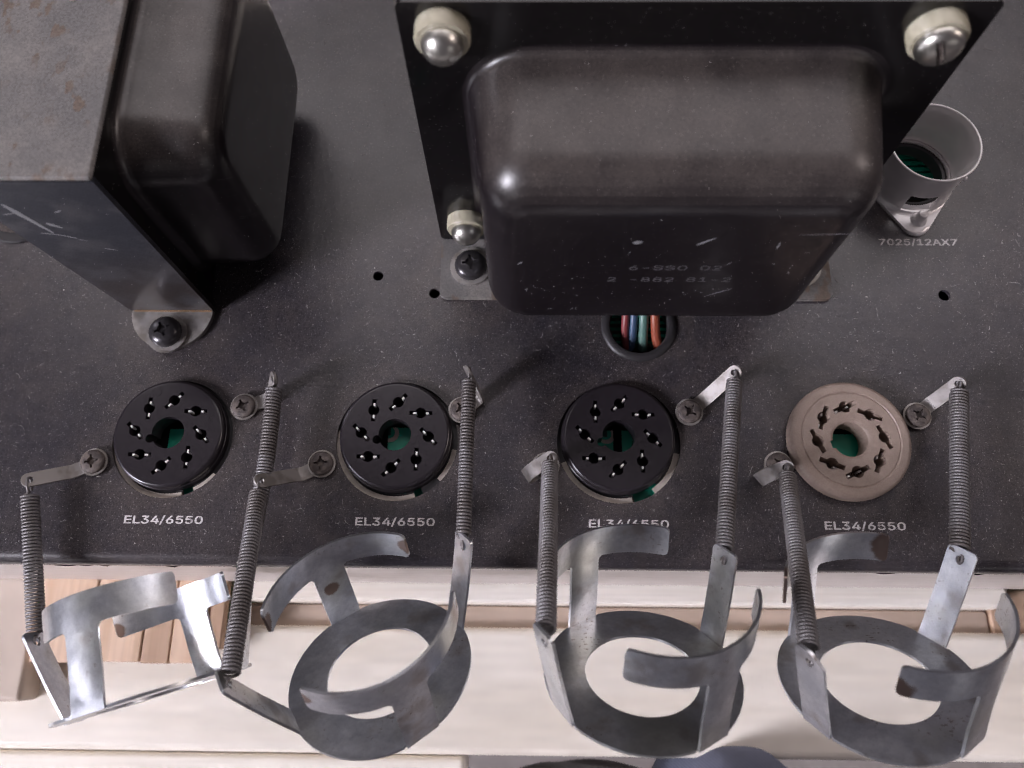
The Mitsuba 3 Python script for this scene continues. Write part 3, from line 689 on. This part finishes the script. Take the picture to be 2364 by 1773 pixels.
for s_, x, w, z in (('6-SS0  02', 27.6, 21.5, 45.6), ('2  -882  81-2', 23.2, 29.5, 39.4)):
    m = text(s_, w, 2.3, 0, 0, 0, .04, False)
    part(T2, 'stamped_code', orient(m, [1, 0, 0], [0, 0, 1], [0, -1, 0], (x, yb - .12, z)), 'ink_faint', label='faint worn stamped code')
for (x0, z0, x1, z1, r) in ((1.5, 48, 3.2, 50.5, .28), (12.5, 44, 15, 46, .16), (6, 40, 7.4, 41.4, .35), (49, 27, 54.5, 32.5, .18), (41, 60, 44.6, 64.2, .38), (59, 58, 59, 62, .25), (27, 61, 29, 62, .8), (62, 66, 75, 66.6, .12), (9, 62, 16, 64, .3)):
    z0 = 47.6 + (z0 - 47.6) * .8; z1 = 47.6 + (z1 - 47.6) * .8
    e = tube(np.linspace([x0, yb - .02, z0], [x1, yb - .02, z1], 4), [r * .3, r, r * .8, r * .2], 6); e.vertices[:, 1] = yb - .02 + (e.vertices[:, 1] - yb + .02) * .15
    part(T2, 'scratch', e, 'scratch_grey')

rs = np.random.default_rng(21); sc = []
for i in range(46):
    cx_, cz_ = ((4, 33), (14, 26), (44, 30), (60, 44), (30, 52))[i % 5]; x, z = cx_ + rs.normal() * 6, cz_ + rs.normal() * 4.5
    if not (2 < x < 70 and 18 < z < 66): continue
    a, L, w = rs.uniform(0, 3.14), rs.uniform(.3, 1.6), rs.uniform(.05, .16)
    e = tube(np.linspace([x, yb - .02, z], [x + L * math.cos(a), yb - .02, z + L * math.sin(a)], 3), [w * .4, w, w * .3], 5); e.vertices[:, 1] = yb - .02 + (e.vertices[:, 1] - yb + .02) * .15; sc.append(e)
part(T2, 'scuffs', cat(*sc), 'scratch_grey', kind='stuff')

# ------------------------------------------------------------------ the lying transformer at the left
T1 = thing('channel_transformer', 'transformer in a dusty grey channel frame with a dark end bell, at the top left', 'transformer')
HZ, YF, XR = 69.4, 91.8, -88.3
front = Polygon([(-112.3, 0), (-88.3, 0), (-88.3, HZ), (-121.5, HZ), (-119.6, 58)])
m = trimesh.creation.extrude_polygon(front, 1.4, engine='earcut')
m = trimesh.Trimesh(np.stack([m.vertices[:, 0], YF + 1.4 - m.vertices[:, 2], m.vertices[:, 1] + .05], 1), m.faces, process=False); m.fix_normals()
part(T1, 'front_strap', m, 'paint_blue', label='glossy blue black front strap with pale scratches')
m = rbox(-121.5, XR, YF + .02, 178, HZ, HZ + 1.5, .7); part(T1, 'top_strap', tm(m), 'dusty_steel', 40, label='dusty grey top with brown stains')
part(T1, 'lamination_core', bx(-112.6, XR - .35, YF + 1.45, 176.5, 3, HZ - .02), 'paint_black')
tab = unary_union([circ(-100.3, YF, 11.9, 40).intersection(sbox(-130, 60, -60, YF + .02))])
part(T1, 'mounting_foot', extrude(tab, .02, 1.45), 'washer_metal', 30)
part(T1, 'rust_streak', bx(-111.5, -88.6, YF - .25, YF + .03, 1.46, 1.75), 'rust')
part(T1, 'washer', lathe([(2, 1.47), (5.9, 1.47), (5.9, 2.2), (2, 2.2), (2, 1.47)], 40, (-100.6, 84.4, 0)), 'washer_metal', 30)
h = screw_head(4.6, 3.2, .25, 'cross', 2.3, .45); h.apply_translation((-100.8, 84.6, 2.22)); part(T1, 'foot_screw', h, 'screw_dark', 30)
b1 = bell(72, 60.5, 21.8, 13, 8.0, .8)
part(T1, 'end_bell', orient(b1, [0, 1, 0], [0, 0, 1], [1, 0, 0], (XR - .3, 136.0, 35.4)), 'paint_gloss', 45, label='dark end bell on the right side with a worn brownish top')
part(T1, 'dried_glue', tm(m3.Manifold.batch_hull([m3.Manifold.sphere(1.3, 16).scale((1, .8, .45)).translate(p) for p in ((-102.6, 143.2, 71.2), (-101.2, 141.6, 71.3), (-100.5, 139.4, 71.2), (-102, 140.6, 71.3))])), 'fibre_washer', True, label='crumb of dried glue on the dusty top')
for (x0, z0, x1, z1, r) in ((-113.5, 60.5, -109.2, 47.5, .95), (-108.4, 52.2, -105.6, 50.0, .75), (-112.2, 47.6, -108, 46.6, .3), (-108, 46.6, -104.8, 45.0, .35), (-116, 56, -113, 56.6, .3), (-103.5, 57, -101.5, 58, .35), (-101, 40, -98, 39, .25), (-105, 44.5, -103, 43.8, .2)):
    e = tube(np.linspace([x0, YF - .02, z0], [x1, YF - .02, z1], 5), [r * .5, r, r * .8, r * .7, r * .25], 6); e.vertices[:, 1] = YF - .02 + (e.vertices[:, 1] - YF + .02) * .06
    part(T1, 'scratch', e, 'scratch_grey')
cap = thing('round_fitting', 'dark dusty round fitting at the left edge, half hidden behind the left transformer', 'fitting')
part(cap, 'rim', lathe([(11.4, .05), (14.6, .05), (14.8, .5), (14.4, 1.1), (13.2, 1.2), (11.4, .8), (11.4, .05)], 64, (-153.6, 129.2, 0)), 'rubber', 30)
part(cap, 'cover', lathe([(0, .05), (11.35, .05), (11.3, .75), (0, .9)], 48, (-153.6, 129.2, 0)), 'screw_dusty', 30)

# ------------------------------------------------------------------ small tube socket shield
SH = thing('tube_shield_base', 'aluminium tube shield sleeve on a riveted diamond flange above the 7025/12AX7 print', 'tube shield')
sx, sy, sr, sh = 121.0, 138.2, 12.75, 18.0
na, nz = 144, 24
A = np.linspace(0, 2 * np.pi, na, endpoint=False); Zs = np.linspace(1.2, sh, nz + 1)
def keep(a, z):
    a = math.degrees(a) % 360
    if 249 < a < 289 and 2.0 < z < 8.6: return False           # the opening in front
    if 104 < a < 132 and 2.0 < z < 7.6: return False
    return True
V, F = [], []
def lip(z): return .25 * max(0, (z - (sh - 1.6)) / 1.6) + .9 * max(0, (3.2 - z) / 2.0) ** 2
for rad in (0, -.5):
    for z in Zs:
        for a in A: V.append((sx + (sr + rad + lip(z)) * math.cos(a), sy + (sr + rad + lip(z)) * math.sin(a), z))
nn_ = na * (nz + 1); K = np.zeros((nz, na), bool)
for i in range(nz):
    for j in range(na): K[i, j] = keep(A[j] + math.pi / na, (Zs[i] + Zs[i + 1]) / 2)
for i in range(nz):
    for j in range(na):
        if not K[i, j]: continue
        j2 = (j + 1) % na; a, b, c, d = i * na + j, i * na + j2, (i + 1) * na + j2, (i + 1) * na + j
        F += [(a, b, c), (a, c, d), (a + nn_, c + nn_, b + nn_), (a + nn_, d + nn_, c + nn_)]
        if i == nz - 1: F += [(d, c, c + nn_), (d, c + nn_, d + nn_)]
        elif not K[i + 1, j]: F += [(d, c, c + nn_), (d, c + nn_, d + nn_)]
        if i > 0 and not K[i - 1, j]: F += [(b, a, a + nn_), (b, a + nn_, b + nn_)]
        if not K[i, (j + 1) % na]: F += [(b, b + nn_, c + nn_), (b, c + nn_, c)]
        if not K[i, (j - 1) % na]: F += [(a, d, d + nn_), (a, d + nn_, a + nn_)]
part(SH, 'sleeve', trimesh.Trimesh(V, F, process=False), 'aluminium', 40)
part(SH, 'rolled_rim', trimesh.Trimesh(*(lambda q: (q.vertices, q.faces))(tube([(sx + (sr + .1) * math.cos(a), sy + (sr + .1) * math.sin(a), sh + .1) for a in np.linspace(0, 2 * np.pi, 97)], .42, 8, False)), process=False), 'aluminium', True)
fl = unary_union([circ(sx, sy - 16.2, 4.2), circ(sx, sy + 16.2, 4.2), circ(sx, sy, 13.4, 40)]).convex_hull.difference(circ(sx, sy, 11.4, 40))
fm = sheet(fl, 1.1, 1.5)
dd = np.hypot(fm.vertices[:, 0] - sx, fm.vertices[:, 1] - sy); fm.vertices[:, 2] += .05 + 1.6 * np.clip((14.4 - dd) / 2.6, 0, 1) ** 2
part(SH, 'flange', fm, 'aluminium', 40)
for s_ in (-1, 1):
    part(SH, 'rivet', lathe([(0, 0), (2.6, 0), (2.2, .9), (1.55, 1.4), (1.5, 3.0), (1.2, 3.5), (0, 3.6)], 28, (sx + .9, sy + s_ * 15.0 - .3, 1.0)), 'aluminium', 40)
part(SH, 'inner_ring', lathe([(9.6, -2.0), (11.3, -2.0), (11.3, 1.4), (10.6, 2.2), (9.9, 1.9), (9.6, -2.0)], 56, (sx, sy, 0)), 'rubber', 40)
q = bx(-2.6, 2.6, -.25, .25, -2.0, 2.0); q.apply_transform(trimesh.transformations.rotation_matrix(.5, [1, 0, 0])); q.apply_transform(trimesh.transformations.rotation_matrix(math.radians(28), [0, 0, 1])); q.apply_translation((sx - 5.6, sy + 10.0, 6.0))
part(SH, 'inner_tab', q, 'contact_tin')
part(SH, 'bayonet_pin', tm(m3.Manifold.sphere(1.0, 16).scale((1, 1, .8)).translate((sx + sr * math.cos(-.75), sy + sr * math.sin(-.75), 13.2))), 'aluminium', True)

# ------------------------------------------------------------------ grommet and wires
gx, gy = 36.4, 88.2
gr = thing('rubber_grommet', 'black rubber grommet lining the wire hole under the upright transformer', 'grommet')
part(gr, 'lip', lathe([(8.4, -2.5), (8.3, .2), (8.7, .9), (9.5, 1.15), (10.6, .8), (11.0, .2), (11.0, .03), (9.9, .03), (9.9, -2.5), (8.4, -2.5)], 64, (gx, gy, 0)), 'rubber', 40)
for i, (nm, dx, r, lab) in enumerate((('wire_red', -3.9, 1.15, 'red insulated wire at the left of the bundle in the grommet'), ('wire_blue', -1.5, 1.2, 'blue insulated wire in the grommet beside the red one'),
                                      ('wire_green', 1.4, 1.45, 'green insulated wire in the middle of the grommet'), ('wire_orange', 4.6, 1.4, 'orange insulated wire at the right of the bundle in the grommet'))):
    x = gx + dx
    P = chaikin([(x - dx * .2, 101, 5.0), (x - dx * .1, 96, 4.2), (x, 90, 1.5), (x + (.0, .0, .1, .7)[i], 85.6, -2.6), (x + (.6, -.4, .2, 1.5)[i], 83.6, -3.9), (x + (.8, -.6, .2, 2.0)[i], 83.0, -4.9)], 3)
    k = thing('insulated_wire', lab, 'wire', 'wires in the grommet'); m = tube(P, r, 14); m.apply_scale(MM); scene[k] = mikit.ply(m, nm, True)

# ------------------------------------------------------------------ dust and lint
def dust_mesh(n_speck, n_fibre, x0, x1, y0, y1, z, seed, big=1.):
    r = np.random.default_rng(seed); V, F = [], []
    solids = [Point(a, b).buffer(c) for a, b, c in HOLES]
    for i in range(n_speck):
        x, y = r.uniform(x0, x1), r.uniform(y0, y1)
        if any((x - a) ** 2 + (y - b) ** 2 < (c + .3) ** 2 for a, b, c in HOLES): continue
        s = big * (.05 + .07 * r.random() ** 3 + (.12 if r.random() < .03 else 0)); k = len(V); a = r.uniform(0, 6.28)
        e = s * r.uniform(1, 2.6)
        d = np.array([math.cos(a), math.sin(a)])
        V += [(x + d[0] * e, y + d[1] * e, z), (x - d[1] * s, y + d[0] * s, z), (x - d[0] * e, y - d[1] * e, z), (x + d[1] * s, y - d[0] * s, z), (x, y, z + s)]
        F += [(k, k + 1, k + 4), (k + 1, k + 2, k + 4), (k + 2, k + 3, k + 4), (k + 3, k, k + 4)]
    for i in range(n_fibre):
        x, y, a = r.uniform(x0, x1), r.uniform(y0, y1), r.uniform(0, 6.28)
        if any((x - c) ** 2 + (y - b) ** 2 < (e + 3) ** 2 for c, b, e in HOLES): continue
        L = r.uniform(.5, 1.6) if r.random() < .93 else r.uniform(1.6, 3.5); n = 6; cur = r.normal() * 2.0 / L; w = .03 + .022 * r.random()
        p = np.array([x, y]); pts = []
        for q in range(n): pts.append(p.copy()); a += cur * L / n; p = p + L / n * np.array([math.cos(a), math.sin(a)])
        for q in range(n):
            d = pts[min(q + 1, n - 1)] - pts[max(q - 1, 0)]; d /= np.linalg.norm(d); nrm = np.array([-d[1], d[0]]) * w; k = len(V)
            zz = z + .08 + .1 * math.sin(q * 1.1)
            V += [(*(pts[q] + nrm), zz), (*pts[q], zz + w), (*(pts[q] - nrm), zz)]
            if q: F += [(k - 3, k, k + 1), (k - 3, k + 1, k - 2), (k - 2, k + 1, k + 2), (k - 2, k + 2, k - 1)]
    return trimesh.Trimesh(V, F, process=False)
add('dust', dust_mesh(10000, 2300, -185, 160, 23, 205, .02, 3), 'lint', kind='stuff', label='pale specks and fibres of dust lying on the dark chassis')
def specks_on(mesh, n, seed, lo=.05, hi=.13):
    P, fi = trimesh.sample.sample_surface(mesh, n, seed=seed); N = mesh.face_normals[fi]; r = np.random.default_rng(seed); V, F = [], []
    for p, nn in zip(P, N):
        u = np.cross(nn, r.normal(size=3)); u /= np.linalg.norm(u); w = np.cross(nn, u); s = lo + (hi - lo) * r.random() ** 3; e = s * r.uniform(1, 3); k = len(V); p = p - nn * .02
        V += [p + u * e, p + w * s, p - u * e, p - w * s, p + nn * s]; F += [(k, k + 1, k + 4), (k + 1, k + 2, k + 4), (k + 2, k + 3, k + 4), (k + 3, k, k + 4)]
    return trimesh.Trimesh(V, F, process=False)
part(T2, 'dust', specks_on(orient(b2, [1, 0, 0], [0, 0, 1], [0, -1, 0], (35.6, 115.2, 44.7)), 520, 4), 'lint', kind='stuff')
part(T1, 'dust', specks_on(orient(b1, [0, 1, 0], [0, 0, 1], [1, 0, 0], (XR - .3, 136.0, 35.4)), 420, 5, .05, .11), 'lint', kind='stuff')
part(T1, 'strap_dust', specks_on(bx(-118, -89, YF, YF + 1, 2, 69), 160, 6, .05, .12), 'lint', kind='stuff')
part(T2, 'plate_dust', specks_on(bx(-21, 92, 115.25, 116, 3, 94), 260, 8, .04, .1), 'lint', kind='stuff')
